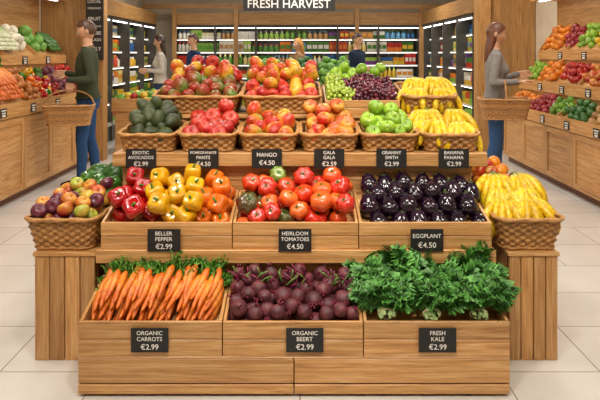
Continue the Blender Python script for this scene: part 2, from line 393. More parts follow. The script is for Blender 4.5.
# ============================================================ ROOM
YB=13.6
def shell(name,lo,hi,mat):
    b=B(); bx(b,lo,hi,mat,W1); return b.obj(name)
shell('floor',(-3.6,-2.1,-.1),(3.6,YB+.1,0),'floor_tiles')
shell('ceiling',(-3.6,-2.1,3.1),(3.6,YB+.1,3.2),'ceiling_paint')
shell('wall_left',(-3.6,-2.1,0),(-3.5,YB+.1,3.1),'wall_paint')
shell('wall_right',(3.5,-2.1,0),(3.6,YB+.1,3.1),'wall_paint')
shell('wall_back',(-3.5,YB,0),(3.5,YB+.1,3.1),'wall_paint')
shell('wall_front',(-3.5,-2.1,0),(3.5,-2,3.1),'wall_paint')
def lamp(x,y,w,e,sx=.9,sy=.3):
    em=bpy.data.objects.new('ceiling_light_panel',None); scene.collection.objects.link(em); em.location=(x,y,3.05)
    b=B(); bx(b,(-sx/2-.03,-sy/2-.03,0),(sx/2+.03,sy/2+.03,.05),'painted_metal',S('EDEDED')); bx(b,(-sx/2,-sy/2,-.006),(sx/2,sy/2,0),'lamp_panel',W1); b.obj('panel',em)
    l=bpy.data.lights.new('panel_light','AREA'); l.shape='RECTANGLE'; l.size=sx; l.size_y=sy; l.energy=e; l.color=w
    lo=bpy.data.objects.new('panel_light',l); scene.collection.objects.link(lo); lo.parent=em; lo.location=(0,0,-.03)
WC=(1,.94,.86)
for y,e in ((.6,15),(3.0,19),(5.6,25),(8,25),(10.8,30)):
    for x in (-2,0,2): lamp(x,y,WC,e)
def spot(x,y,tx,ty,tz,e):  # unseen spot, added to give the display highlights and contrast; housing is invented
    em=bpy.data.objects.new('added_highlight_spot',None); scene.collection.objects.link(em); em.location=(x,y,2.9)
    d=Vector((tx-x,ty-y,tz-2.9)); em.rotation_euler=d.to_track_quat('-Z','Y').to_euler()
    b=B(); v,f=tube([[0,0,.12],[0,0,.1],[0,0,-.0]],np.array([.03,.045,.05]),16); b.add(v,f,S('222222'),'painted_metal'); 
    v,f=tube([[0,0,-.002],[0,0,-.004]],np.array([.042,.042]),16); b.add(v,f,W1,'lamp_panel')
    b.obj('added_spot_shell',em)
    l=bpy.data.lights.new('added_spot_light','SPOT'); l.energy=e; l.spot_size=1.15; l.spot_blend=.6; l.shadow_soft_size=.06; l.color=(1,.93,.82)
    lo=bpy.data.objects.new('added_spot_light',l); scene.collection.objects.link(lo); lo.parent=em; lo.location=(0,0,-.03)
for x in (-1.0,0.0,1.0): spot(x,1.4,x*.9,2.9,.6,88)
for x in (-.7,.7): spot(x,2.3,x*.8,3.5,1.1,34)
# ============================================================ DISPLAY STAND
b=B()
xa,xb,xm=-.925,.875,-.025
for (z0,z1) in ((.012,.052),(.058,.160)):
    bx(b,(xa,2.5,z0),(xm-.002,2.522,z1)); bx(b,(xm+.002,2.5,z0),(xb,2.522,z1))
for k in range(4): bx(b,(xa,2.5+k*.085,.152 if k else .1601),(xb,2.582+k*.085,.168))
for zz in np.arange(.17,.45,.073): bx(b,(xa,2.842,zz),(xb,2.86,zz+.070))
bx(b,(-.949,2.785,.458),(.911,2.81,.519))
for k in range(4): bx(b,(-.949,2.812+k*.083,.503),(.911,2.892+k*.083,.519))
for zz in np.arange(.52,.84,.083): bx(b,(-.93,3.145,zz),(.90,3.162,zz+.080))
bx(b,(-.966,3.09,.851),(.966,3.115,.918))
for k in range(4): bx(b,(-.966,3.117+k*.089,.9),(.966,3.203+k*.089,.918))
bx(b,(-.95,3.475,.918),(.95,3.49,.99)); bx(b,(-.95,3.475,.993),(.95,3.49,1.058))
for k in range(6): bx(b,(-.955,3.45+k*.1,1.06),(.955,3.548+k*.1,1.08))
for s in (-1,1):
    for y0,z0,z1,xx in ((2.524,.01,.15,.89),(2.862,.17,.5,.89),(3.164,.52,.898,.9),(3.492,.92,1.058,.93)):
        n=max(1,int((4.03-y0)/.16)); 
        X=(-.025+s*xx if xx<.9 else s*xx)
        for k in range(n):
            a=y0+(4.03-y0)*k/n; c=y0+(4.03-y0)*(k+1)/n-.003
            bx(b,(X,a,z0),(X-s*.018,c,z1),grain=2)
bx(b,(-.93,4.03,.0),(.93,4.045,1.058),grain=0)
b.obj('produce_display_stand',bevel=.0025)
def pedestal(x0,x1):
    b=B(); y0,y1=2.8,3.68; n=4; w=(x1-x0)/n
    for k in range(n): bx(b,(x0+k*w+.002,y0,0.0),(x0+(k+1)*w-.002,y0+.018,.485),grain=2,var=.2)
    bx(b,(x0,y0+.02,0),(x1,y0+.03,.48),'oak_wood',S('6A4A30'))
    m=9; w=(y1-y0-.03)/m
    for k in range(m):
        for X in (x0,x1-.018): bx(b,(X,y0+.031+k*w,0),(X+.018,y0+.031+(k+1)*w-.003,.485),grain=2)
    bx(b,(x0,y1,0),(x1,y1+.018,.485),grain=2)
    for k in range(6): bx(b,(x0-.006,y0-.006+k*.15,.486),(x1+.006,y0-.006+k*.15+.147,.505),grain=0)
    b.obj('side_display_pedestal',bevel=.003)
pedestal(-1.24,-.957); pedestal(.975,1.205)
BX=[(-.925,-.326),(-.322,.263),(.267,.875)]
for x0,x1 in BX: crate('wooden_crate',x0,x1,2.503,.315,.168,.145,.225,.06,.40)
MX=[(-.93,-.318),(-.314,.272),(.276,.895)]
for x0,x1 in MX: crate('wooden_crate',x0,x1,2.80,.32,.519,.125,.205,.05,.45)
# carrots
b=B(); g=np.random.default_rng(3); cc=[t_carrot(k) for k in range(8)]
for layer,(y0,z0,n) in enumerate(((2.535,.262,15),(2.535,.298,15),(2.55,.335,15),(2.585,.362,14))):
    for k in range(n):
        x=-.895+ (k+.5)/n*.52+g.uniform(-.008,.008); lean=.10+.25*((k/n)-.3)+g.uniform(-.1,.1)
        d=np.array([lean,.80,.40+g.uniform(-.04,.06)]); d/=np.linalg.norm(d)
        u=np.cross([0,1,0],d); u/=np.linalg.norm(u); w=np.cross(d,u); R=np.stack([u,w,d],1)
        L=g.uniform(.88,1.06); xx=min(x,-.355-.2*lean)
        place(b,cc[g.integers(8)],(xx,y0+g.uniform(-.01,.01),z0+.01*(k%2)),L,R,g.uniform(.85,1.08))
b.obj('carrots')
# beets
b=B(); g=np.random.default_rng(5); bt=[t_beet(k) for k in range(4)]; cx=(BX[1][0]+BX[1][1])/2
for x,y,z,r in drop(.565,.29,.0355,lambda x,y:.06+.4*y,lambda x,y:.185+.40*y,5,jit=.15,K=120,mm=40,over=.6):
    place(b,bt[g.integers(4)],(cx+x,2.517+y,.168+z),r*1.06,tiltR(g,.8,2.2 if g.uniform()<.4 else .6),g.uniform(.75,1.25))
for k in range(70):
    x=g.uniform(-.27,.27); a=g.uniform(-.8,.8); p0=np.array([cx+x,2.70+g.uniform(-.03,.04),.42+g.uniform(-.03,.02)]); d=np.array([math.sin(a),.1,.5]); d/=np.linalg.norm(d); l=g.uniform(.03,.07)
    v,f=tube([p0,p0+d*l*.5,p0+d*l+[0,0,-.01]],np.array([.0045,.0035,.003]),6); b.add(v,f,S('7E1F42' if k%3 else '5E7A30')*g.uniform(.7,1.2),'leaf')
b.obj('beetroots')
# leaf generator
def leaf(L,W,seed,bend=.4,ruf=1.0,c1='2A5526',c2='4C8A3A',rib='9DBB74',nu=40,nv=11,stem=.22,fq=48):
    g=np.random.default_rng(seed); t=np.linspace(0,1,nu); v=np.linspace(-1,1,nv)
    T,Vv=np.meshgrid(t,v,indexing='ij')
    q=np.clip((T-stem)/(1-stem),0,1)**.75*np.pi
    wd=W*np.where(T<stem,.05,np.abs(np.sin(q))**.55)
    wd=np.maximum(wd,.04*W)
    ph=g.uniform(0,6.3); edge=np.abs(Vv)**1.4
    wd=wd*(1+.22*ruf*np.sin(T*fq*1.45+ph)*edge+.15*ruf*np.sin(T*fq*.65+ph*2+Vv))
    k=np.clip((T-stem)/.1,0,1)
    off=ruf*W*.30*edge*k*(np.sin(T*fq+ph+np.sign(Vv)*1.3)+.55*np.sin(T*fq*1.8+ph*3+Vv*3))
    X=wd*Vv*.8+ruf*W*.08*edge*np.cos(T*fq+ph)*np.sign(Vv); Y=bend*L*T**2+off+.12*W*np.abs(Vv)*k; Z=L*T*(1-.25*bend*T)+off*.35
    P=np.stack([X,Y,Z],-1).reshape(-1,3)
    C=mixc(S(c1),S(c2),(.1+.75*edge+.35*np.sin(T*fq+ph+np.sign(Vv)*1.3)*edge).ravel()); C=np.where((np.abs(Vv)<.1).ravel()[:,None],S(rib),C)
    return P,gridF(nv,nu,False),C
def orient(d,roll=0):
    d=np.array(d,float); d/=np.linalg.norm(d); u=np.cross([0,1,0],d); 
    if np.linalg.norm(u)<.05: u=np.array([1.,0,0])
    u/=np.linalg.norm(u); w=np.cross(d,u); R=np.stack([u,w,d],1); return R@rotm(0,0,roll)
def bunch(b,c,n,Lr,fan,el,g,lv):
    for k in range(n):
        a=g.uniform(-fan,fan); e=g.uniform(*el); d=[math.sin(a),math.cos(a)*math.cos(e),math.sin(e)]
        P,F,C=lv[g.integers(len(lv))]; L=g.uniform(*Lr)
        R=orient(d,g.uniform(-.7,.7)+(math.pi if e>.9 and g.uniform()<.6 else 0))
        b.add(P*L@R.T+np.array(c)+g.uniform(-.012,.012,3),F,C*g.uniform(.75,1.25),'leaf')
b=B(); g=np.random.default_rng(11); lv=[leaf(1,.5,k,bend=.25,ruf=1.25,c1='1F5226',c2='66A848',rib='8DB868',nu=56,nv=17,stem=.08,fq=52) for k in range(8)]
for k in range(190):
    x=g.uniform(.245,.895); y=g.uniform(2.59,2.82); t=(y-2.60)/.23
    top=.375+.11*t+.02*math.sin(x*17)-.5*max(0,abs(x-.57)-.25)**1.5
    d=np.array([(x-.57)*1.2+g.uniform(-.6,.6),-.75+1.1*t+g.uniform(-.5,.5),.75])
    L=g.uniform(.075,.115); P,F,C=lv[g.integers(8)]; d/=np.linalg.norm(d)
    p=np.array([x,y,top])-d*L*.35
    b.add(P*L@orient(d,g.uniform(0,6.28)).T+p,F,C*g.uniform(.6,1.25),'leaf')
for cx in (.37,.56,.76):
    for q in range(16):
        p=np.array([cx+g.uniform(-.03,.03),2.525,.322+g.uniform(-.012,.014)]); v,f=tube([p,p+[g.uniform(-.01,.01),.06,.012],p+[g.uniform(-.03,.03),.13,.05]],np.array([.0055,.005,.004]),6); b.add(v,f,S('A2BC78')*g.uniform(.8,1.1),'leaf')
    v,f=tube([[cx+.038*math.cos(a),2.55,.325+.022*math.sin(a)] for a in np.linspace(0,2*math.pi,14)[:-1]],.003*np.ones(13),5,closed=True); b.add(v,f,S('C9B58A'),'leaf')
    for k in range(9):
        P,F,C=lv[g.integers(8)]; L=g.uniform(.075,.11); d=[g.uniform(-1,1),g.uniform(-.5,.1),.6]
        b.add(P*L@orient(d,math.pi+g.uniform(-.6,.6)).T+np.array([cx+g.uniform(-.09,.09),2.585,.345]),F,C*g.uniform(.7,1.2),'leaf')
b.obj('curly_kale')
# bell peppers
b=B(); g=np.random.default_rng(21); TP={c:[t_pepper(h,k) for k in range(2)] for c,h in (('r','BE1014'),('y','F2B20C'),('o','F07012'),('g','3F7A25'))}
cx=sum(MX[0])/2
for x,y,z,r in drop(.595,.30,.049,lambda x,y:.04+.42*y,lambda x,y:.215+.47*y,22,K=140,mm=40,over=.55):
    X=cx+x; c='r' if x<-.1 else ('y' if x<.12 else 'o')
    if x<-.15 and y>.2 and g.uniform()<.4: c='g'
    place(b,TP[c][g.integers(2)],(X,2.81+y,.519+z),r*1.05,tiltR(g,.45,.65),g.uniform(.88,1.1))
b.obj('bell_peppers')
b=B(); TT=[t_tomato('C4200F','E04A1A',1),t_tomato('D43612','EC6220',2,5,.05),t_tomato('B81810','D8381A',3,7,.08),t_tomato('D44014','EE7028',4)]; TG=[t_tomato('567228','83913C',5,8,.09),t_tomato('5E281C','4E5A28',6,7,.1)]
cx=sum(MX[1])/2; g=np.random.default_rng(23)
for x,y,z,r in drop(.57,.30,.045,lambda x,y:.04+.42*y,lambda x,y:.205+.45*y,26,K=140,jit=.15,mm=40,over=.55):
    T=TG[g.integers(2)] if (x<-.02 and g.uniform()<.3) else TT[g.integers(4)]
    place(b,T,(cx+x,2.81+y,.519+z),r*1.1,tiltR(g,.5,.6),g.uniform(.85,1.1))
b.obj('heirloom_tomatoes')
b=B(); TE=[t_eggplant('1E0A1E'),t_eggplant('160719')]; cx=sum(MX[2])/2; g=np.random.default_rng(25)
for row,(y,z,n,o) in enumerate(((2.87,.635,6,.4),(2.945,.69,6,0),(3.02,.74,6,.4),(3.075,.765,6,0))):
    for k in range(n):
        x=cx-.29+.05+(k+o)/(n-.6)*.51
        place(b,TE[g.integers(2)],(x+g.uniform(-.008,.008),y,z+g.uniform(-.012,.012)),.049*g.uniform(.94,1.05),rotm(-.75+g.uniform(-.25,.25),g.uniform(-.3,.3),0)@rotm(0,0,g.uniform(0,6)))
b.obj('eggplants')
# ---- top front row baskets
TA=[t_avocado('2A341A',k) for k in range(3)]; 
TPm=[t_apple('B0161E','D44C36',k) for k in range(3)]; TM=[t_mango('8A9A35','D98A2A','C0361C',k) for k in range(3)]+[t_mango('C9A030','DE6A22','B0281C',9)]
TGa=[t_apple('C42018','EAB044',k) for k in range(4)]; TGs=[t_apple('7EAA22','A2C63C',k) for k in range(3)]
tops=[('avocados',TA,.038),('pomegranates',TPm,.047),('mangoes',TM,.048),('gala_apples',TGa,.042),('granny_smith_apples',TGs,.043)]
CXT=[-.80,-.485,-.165,.155,.47,.79]
for i,cx in enumerate(CXT): wbasket('wicker_basket',.30,.34,.09,(cx,3.285,.919),back=.03,base=(.03,.28))
for i,(nm,T,r) in enumerate(tops):
    b=B(); g=np.random.default_rng(40+i)
    for x,y,z,rr in drop(.285,.325,r,lambda x,y:.03+.28*y,lambda x,y:.135+.40*y-.8*x*x,50+i,K=140,nmax=60,mm=40,over=.6):
        place(b,T[g.integers(len(T))],(CXT[i]+x,3.12+y,.919+z),rr*1.06,tiltR(g,.6,.5) if i in(1,3,4) else tiltR(g,1.2,1.0),g.uniform(.82,1.1))
    b.obj(nm)
g=np.random.default_rng(60)
def bananas(b,cx,y,z,n,rows,sp=.1,dz=.05,dy=.085,sc=1.0):
    for k in range(rows):
        for q in range(n):
            T=t_bananabunch(6,g.integers(99),spread=1.15,c=['EFC31C','EABB16','F2CE34'][g.integers(3)])
            R=rotm(0,0,-math.pi/2+g.uniform(-.35,.35)+.35*(q-(n-1)/2))@rotm(0,.2+g.uniform(-.15,.15),0)
            place(b,T,(cx+(q-(n-1)/2)*sp+g.uniform(-.01,.01),y+k*dy,z+k*dz),sc,R)
b=B(); bananas(b,CXT[5],3.30,1.05,2,2,.12,.055,.11,1.12); b.obj('bananas')
# ---- rear row
wbasket('wicker_basket',.50,.5,.10,(-.605,3.72,1.081),back=.06,base=(.04,.35)); wbasket('wicker_basket',.46,.5,.10,(-.11,3.72,1.081),back=.06,base=(.04,.35)); wbasket('wicker_basket',.30,.42,.10,(.76,3.68,1.081),back=.06,base=(.04,.35))
crate('wooden_crate',.145,.58,3.48,.46,1.081,.08,.15,.03,.22)
TY=[t_mango('C8981E','E2AE30','CC4A20',k) for k in range(3)]; TR=[t_apple('A8141A','D4442A',k) for k in range(2)]; TV=[t_mango('5F7A30','8A4A26','9A281C',k) for k in range(3)]
b=B(); g=np.random.default_rng(70)
for x,y,z,r in drop(.49,.48,.043,lambda x,y:.04+.36*y,lambda x,y:.155+.40*y-.5*x*x,71,K=120,mm=30,over=.6):
    T=(TR+TY)[g.integers(5)] if y>.28 else TV[g.integers(3)]
    place(b,T,(-.605+x,3.485+y,1.081+z),r*1.06,tiltR(g,1,.8),g.uniform(.85,1.1))
b.obj('mango_and_apple_pile')
b=B()
for x,y,z,r in drop(.45,.48,.041,lambda x,y:.04+.36*y,lambda x,y:.155+.40*y-.5*x*x,72,K=120,mm=30,over=.6):
    T=TR[g.integers(2)] if y<.1 else (TY+TY+TR)[g.integers(8)] if y<.36 else (TR+TY)[g.integers(5)]
    place(b,T,(-.11+x,3.485+y,1.081+z),r*1.06,tiltR(g,1,.8),g.uniform(.85,1.1))
b.obj('peaches_and_apples')
gv=[t_round('86A22E','AEBE4A',1,mat='fruit_glossy',nu=8,nv=6,amp=0),t_round('5A1E2E','3A1226',2,mat='fruit_glossy',nu=8,nv=6,amp=0),t_round('7E2C38','4A182C',3,mat='fruit_glossy',nu=8,nv=6,amp=0)]
b=B();b2=B();b3=B()
for x,y,z,r in drop(.42,.36,.0135,lambda x,y:.065+.22*y,lambda x,y:.135+.27*y+.015*np.sin(x*30),73,K=90,nmax=900):
    if x<-.07+.04*math.sin(y*20): place(b,gv[0],(.362+x,3.49+y,1.081+z),r,None,g.uniform(.85,1.2))
    else: place(b2,gv[1+g.integers(2)],(.362+x,3.49+y,1.081+z),r,None,g.uniform(.8,1.3))
for x,y,z,r in drop(.40,.12,.038,lambda x,y:.13+0*y,lambda x,y:.29+0*y,74,K=60): place(b3,TGs[g.integers(3)],(.362+x,3.82+y,1.081+z),r,tiltR(g,1,.5),g.uniform(.85,1.1))
b.obj('green_grapes'); b2.obj('red_grapes'); b3.obj('green_apples')
b=B(); bananas(b,.76,3.62,1.215,2,2,.12,.055,.11,1.05); b.obj('bananas')
# ---- side baskets
wbasket('wicker_basket',.335,.36,.15,(-1.122,2.975,.506),taper=.8,base=(.08,.15)); wbasket('wicker_basket',.31,.36,.15,(1.082,2.975,.506),taper=.8,base=(.08,.15))
TPl=[t_apple('4A1A30','7A2E40',k,stem=False) for k in range(2)]; TPe=[t_apple('C03020','E6A844',k) for k in range(2)]+[t_apple('D4BA44','DCA83C',5),t_apple('A9B040','C8903A',6)]
b=B(); g=np.random.default_rng(80)
for x,y,z,r in drop(.32,.35,.036,lambda x,y:.09+.15*y,lambda x,y:.205+.26*y-.8*x*x,81,K=120,mm=30,over=.6):
    T=TPl[g.integers(2)] if x<-.02 and g.uniform()<.7 else (TPe+TPl[:1])[g.integers(5)]
    place(b,T,(-1.122+x,2.8+y,.506+z),r*1.06,tiltR(g,.8,.5),g.uniform(.85,1.15))
b.obj('plums_and_apples')
b=B(); bananas(b,1.07,3.0,.70,2,3,.12,.045,.075,1.15); b.obj('bananas')
wbasket('wicker_basket',.31,.36,.15,(-1.11,3.42,.506),taper=.9,base=(.09,.1)); wbasket('wicker_basket',.27,.34,.15,(1.10,3.42,.506),taper=.9,base=(.09,.1))
b=B(); tm=t_melon('24481C','3F6E2A'); ml=[leaf(1,.5,k+50,bend=.4,ruf=.5,c1='3E7A2C',c2='8FBF5A') for k in range(4)]
place(b,tm,(-1.05,3.44,.735),.08,rotm(.5,.4,0)); place(b,tm,(-1.17,3.5,.725),.07,rotm(.3,-.8,1))
for k,(x,y,z) in enumerate(((-1.03,3.32,.70),(-1.12,3.34,.71),(-1.19,3.40,.72),(-1.06,3.27,.675))): place(b,TP['g'][k%2],(x,y,z),.048,tiltR(g,.5,.5))
bunch(b,(-1.19,3.28,.67),12,(.08,.12),1.4,(.3,1.4),g,ml)
b.obj('green_peppers_and_lettuce')
b=B(); tor=t_round('E27E18','EE9828',1,mat='fruit_waxy',nu=14,nv=12,amp=0.01)
for x,y,z,r in drop(.25,.32,.038,lambda x,y:.09+.1*y,lambda x,y:.25+.35*y-.8*x*x,83,K=80):
    place(b,(TR+TGa)[g.integers(6)] if x<.03 else tor,(1.10+x,3.26+y,.506+z),r*1.05,tiltR(g,.8,.5),g.uniform(.9,1.1))
b.obj('apples_and_oranges')
# ---- signs
for cx,l in zip([-.817,-.496,-.17,.15,.47,.79],[('EXOTIC','AVOCADOS','€2.99'),('POMEGRANATE','PANTS','€4.50'),('MANGO','€4.50'),('GALA','GALA','€2.59'),('GRANNY','SMITH','€2.99'),('BANANA','PANAMA','€2.99')]): sign(l,cx,3.084,.893,.155,.1)
for cx,l in zip([-.63,-.023,.588],[('BELLER','PEPPER','€2.99'),('HEIRLOOM','TOMATOES','€4.50'),('EGGPLANT','€4.50')]): sign(l,cx,2.782,.567,.152,.104)
for cx,l in zip([-.625,.02,.572],[('ORGANIC','CARROTS','€2.99'),('ORGANIC','BEERT','€2.99'),('FRESH','KALE','€2.99')]): sign(l,cx,2.497,.24,.155,.1)
# ============================================================ SIDE UNITS
def tags(b,sgn,u,z,Y0,Y1,step=.62):
    y=Y0+.3
    while y<Y1-.15:
        X=sgn*(u-.006); bx(b,(X,y-.06,z-.05),(X+sgn*.004,y+.06,z+.035),'blackboard',S('22201F'))
        for k,(a,h) in enumerate(((.09,.012),(.07,.012),(.06,.02))):
            zz=z+.015-k*.024; bx(b,(X-sgn*.0012,y-a/2,zz-h/2),(X,y+a/2,zz+h/2),'chalk_text',S('E8E4DA'))
        y+=step
def unit(sgn,tiers,Y0,Y1,cab):
    b=B()
    n=int((Y1-Y0)/.6); w=(Y1-Y0)/n; uf=tiers[0][0]
    bx(b,(sgn*(uf+.06),Y0+.02,0),(sgn*3.49,Y1-.02,.08),'oak_wood',S('8A6A48'))
    for k in range(n):
        y=Y0+k*w
        bx(b,(sgn*(uf+.012),y+.003,.08),(sgn*(uf+.03),y+w-.003,cab),grain=1)
        bx(b,(sgn*uf,y+.003,.08),(sgn*(uf+.012),y+.06,cab),grain=2); bx(b,(sgn*uf,y+w-.06,.08),(sgn*(uf+.012),y+w-.003,cab),grain=2)
        bx(b,(sgn*uf,y+.06,cab-.06),(sgn*(uf+.012),y+w-.06,cab)); bx(b,(sgn*uf,y+.06,.08),(sgn*(uf+.012),y+w-.06,.14))
    for (u0,u1,zl0,zl1,b0,b1) in tiers:
        bx(b,(sgn*(u0-.01),Y0,zl0),(sgn*(u0+.015),Y1,zl1))
        def fl(V,u0=u0,u1=u1,b0=b0,b1=b1):
            V=V.copy(); V[:,2]+=(b1-b0)*(np.abs(V[:,0])-u0)/(u1-u0); return V
        bx(b,(sgn*u0,Y0+.015,b0-.015),(sgn*u1,Y1-.015,b0),warp=fl)
        tags(b,sgn,u0-.01,(zl0+zl1)/2,Y0,Y1)
        for q in range(int((Y1-Y0)/.7)+1):
            y=Y0+q*(Y1-Y0)/int((Y1-Y0)/.7)
            def w2(V,u0=u0,u1=u1,zl1=zl1,b0=b0,b1=b1):
                V=V.copy(); V[:,2]=np.where(V[:,2]>b0+.01,zl1+(b1-b0)*(np.abs(V[:,0])-u0)/(u1-u0),V[:,2]+(b1-b0)*(np.abs(V[:,0])-u0)/(u1-u0)-.02); return V
            bx(b,(sgn*(u0+.015),y-.008,b0),(sgn*u1,y+.008,zl1),warp=w2)
    for i in range(len(tiers)-1):
        u=tiers[i+1][0]; bx(b,(sgn*(u+.016),Y0,tiers[i][5]-.06),(sgn*(u+.03),Y1,tiers[i+1][3]-.02))
    for y in (Y0,Y1-.02):
        pz=.08
        for i,t in enumerate(tiers):
            bx(b,(sgn*(t[0]+.016),y,pz),(sgn*3.49,y+.02,t[2]+.03),grain=2); pz=t[2]+.03
    bx(b,(sgn*3.12,Y0,2.14),(sgn*3.49,Y1,2.32),grain=1); bx(b,(sgn*3.2,Y0+.05,2.13),(sgn*3.25,Y1-.05,2.14),'led_white',W1)
    bx(b,(sgn*3.47,Y0,1.4),(sgn*3.49,Y1,2.14),'wall_wood',grain=1)
    return b.obj('produce_shelf_unit')
LT=[(2.75,3.12,.82,.96,.89,1.20),(3.12,3.46,1.31,1.42,1.37,1.66)]
RT=[(2.75,2.99,.64,.77,.70,.88),(2.97,3.22,.97,1.10,1.04,1.27),(3.22,3.46,1.36,1.48,1.42,1.74)]
unit(-1,LT,4.0,7.98,.81); unit(1,RT,4.0,8.1,.63)
def band(name,sgn,t,Ya,Yb,T,r,seed,over=.13,til=1.2):
    u0,u1,_,zl,b0,b1=t; d=u1-u0-.03; sl=(b1-b0)/(u1-u0); b=B(); g=np.random.default_rng(seed)
    for x,y,z,rr in drop(Yb-Ya-.02,d,r,lambda x,y:b0+sl*y,lambda x,y:b0+sl*y+over+.02*np.cos(x*5),seed,K=70,nmax=260,mm=12,over=.6):
        place(b,T[g.integers(len(T))],(sgn*(u0+.017+y),(Ya+Yb)/2+x,z),rr*1.06,tiltR(g,til,.3),g.uniform(.8,1.15))
    b.obj(name)
def laid(name,sgn,t,Ya,Yb,T,L,step,seed,layers=2,tint=1):
    u0,u1,_,zl,b0,b1=t; sl=(b1-b0)/(u1-u0); b=B(); g=np.random.default_rng(seed)
    for ly in range(layers):
        y=Ya+.03
        while y<Yb-.03:
            p=np.array([sgn*(u0+.03+.02*ly),y,b0+.06+.045*ly+sl*.05]); d=np.array([sgn*1.,g.uniform(-.2,.2),sl+g.uniform(0,.1)])
            place(b,T[g.integers(len(T))],p,L,orient(d,g.uniform(0,6)),g.uniform(.8,1.15)*tint); y+=step*g.uniform(.8,1.2)
    b.obj(name)
def t_leek():
    z=np.linspace(0,.25,10); v,f=tube(np.stack([0*z,0*z,z],-1),np.interp(z,[0,.02,.2,.25],[.008,.018,.016,.018]),8)
    out=[(v,f,mixc(S('DCDCC0'),S('7FA650'),(v[:,2]-.04)/.15),'fruit_waxy')]
    for k in range(4):
        P,F,C=leaf(.12,.025,k,bend=.4,ruf=.1,c1='3F7034',c2='5F8F44',rib='6F9C50',nu=10,nv=5,stem=0); out.append((P@rotm(0,0,k*1.5).T+[0,0,.2],F,C,'leaf'))
    return out
def t_cuc(c1='2F5A24',c2='4F7F34',r=.022,L=.2):
    z=np.linspace(0,1,10); v,f=tube(np.stack([.01*np.sin(z*3),0*z,z*L],-1),r*np.interp(z,[0,.08,.2,.8,.93,1],[.3,.8,1,1,.8,.3]),8)
    return [(v,f,mixc(S(c1),S(c2),.5+.5*np.sin(v[:,2]*90)),'fruit_waxy')]
TPo=[t_round('A8804E','C29C66',k,(1,.85,1.25)) for k in range(3)]; TOn=[t_round('A85A22','CC8540',k,(1,1,.9),'fruit_waxy') for k in range(2)]; TOr=[t_round('DC7414','E88E20',k,(1,1,1),'fruit_waxy',amp=.01) for k in range(2)]
Tap=[t_apple('A8161A','D04028',k,10,8,False) for k in range(2)]; Tap2=[t_apple('BC2620','DCA840',k,10,8,False) for k in range(2)]; Tgr=[t_apple('7CA628','9CC240',k,10,8,False) for k in range(2)]; Tye=[t_apple('DCAC24','E8C844',k,10,8,False) for k in range(2)]
Tbeet=[t_round('5A1C30','7A3040',k) for k in range(2)]; Tcau=[t_round('E4DCC4','F0ECD6',k,(1,1,.8),amp=.12) for k in range(2)]; Tlet=[t_round('4F8A34','86B850',k,(1,1,.85),'leaf',12,10,.25,5) for k in range(3)]
Tbro=[t_round('2F5F2C','4C7C3A',k,(1,1,.8),'leaf',12,10,.2,8) for k in range(2)]; Tred=[t_round('8E2030','B03A40',k,mat='fruit_waxy') for k in range(2)]
L0,L1=LT
band('lettuce_heads',-1,L1,4.05,5.9,Tlet,.065,5,.17); laid('leeks',-1,L1,5.9,6.75,[t_leek()],1.0,.032,1,4); band('cauliflowers',-1,L1,6.75,7.15,Tcau,.055,2,.16); band('cabbage_heads',-1,L1,7.15,7.6,Tlet,.065,3,.17); laid('cucumbers',-1,L1,7.6,7.95,[t_cuc()],1.1,.045,4,3)
band('potatoes',-1,L0,4.05,5.5,TPo,.042,6); laid('loose_carrots',-1,L0,5.5,6.1,[t_carrot(k) for k in range(4)],1.35,.03,7,4); band('onions',-1,L0,6.1,6.5,TOn,.04,8); band('sweet_peppers',-1,L0,6.5,7.0,[T[0] for T in TP.values()],.045,9); band('red_beets',-1,L0,7.0,7.45,Tbeet,.04,10); band('tomatoes',-1,L0,7.45,7.95,Tap,.04,11)
R0,R1,R2=RT
for i,(nm,T,a,c) in enumerate((('oranges',TOr,4.05,5.6),('apples',Tap,5.6,6.2),('yellow_apples',Tye,6.2,6.65),('limes',Tgr,6.65,7.1),('nectarines',Tred,7.1,7.5),('clementines',TOr,7.5,8.07))): band(nm,1,R2,a,c,T,.041,30+i,.14)
for i,(nm,T,a,c) in enumerate((('red_apples',Tap,4.05,5.9),('striped_apples',Tap2,5.9,6.5),('red_apples',Tap,6.5,7.1),('tangerines',TOr,7.1,7.6),('pears',Tgr,7.6,8.07))): band(nm,1,R1,a,c,T,.042,40+i,.12)
for i,(nm,T,a,c) in enumerate((('russet_potatoes',TPo,4.05,5.9),('broccoli',Tbro,5.9,6.4),('avocado_pears',[t_round('5F8F2A','7FAF3A',1,(1,1,1.1),'fruit_waxy')],6.4,6.8),('red_onions',Tred,6.8,7.3),('mandarins',TOr,7.3,8.07))): band(nm,1,R0,a,c,T,.042,50+i,.11)
def trim(name,*bs):
    b=B()
    for lo,hi,m in bs: bx(b,lo,hi,m)
    return b.obj(name,bevel=.003)
trim('wooden_column',((-2.84,8.02,0),(-2.63,8.2,3.1),'wall_wood')); trim('wooden_column',((2.6,8.8,0),(2.8,8.98,3.1),'wall_wood'))
b=B()
for k in range(4): bx(b,(-3.49+k*.1625,8.1,0),(-3.49+(k+1)*.1625-.003,8.15,3.1),'wall_wood',grain=2)
b.obj('wall_partition_left')
b=B()
for k in range(4): bx(b,(2.81+k*.17,8.9,0),(2.81+(k+1)*.17-.003,8.95,3.1),'wall_wood',grain=2)
b.obj('wall_partition_right')
b=B(); bx(b,(-2.85,7.985,1.35),(-2.62,8.015,2.35),'blackboard',S('262422'))
for s,z,h in (('FRESH',2.22,.05),('LOCAL',2.13,.05),('ORGANIC',2.04,.04),('FRUIT',1.90,.045),('VEGETABLES',1.80,.03),('HERBS',1.71,.045),('SALADS',1.62,.045),('DAILY',1.5,.05)): put_text(b,s,(-2.735,7.983,z),.18,h)
b.obj('hanging_banner_sign')
b=B(); bx(b,(-1.10,11.6,2.27),(.68,11.64,2.62),'blackboard',S('2A2725')); put_text(b,'FRESH HARVEST',(-.21,11.597,2.40),1.6,.17)
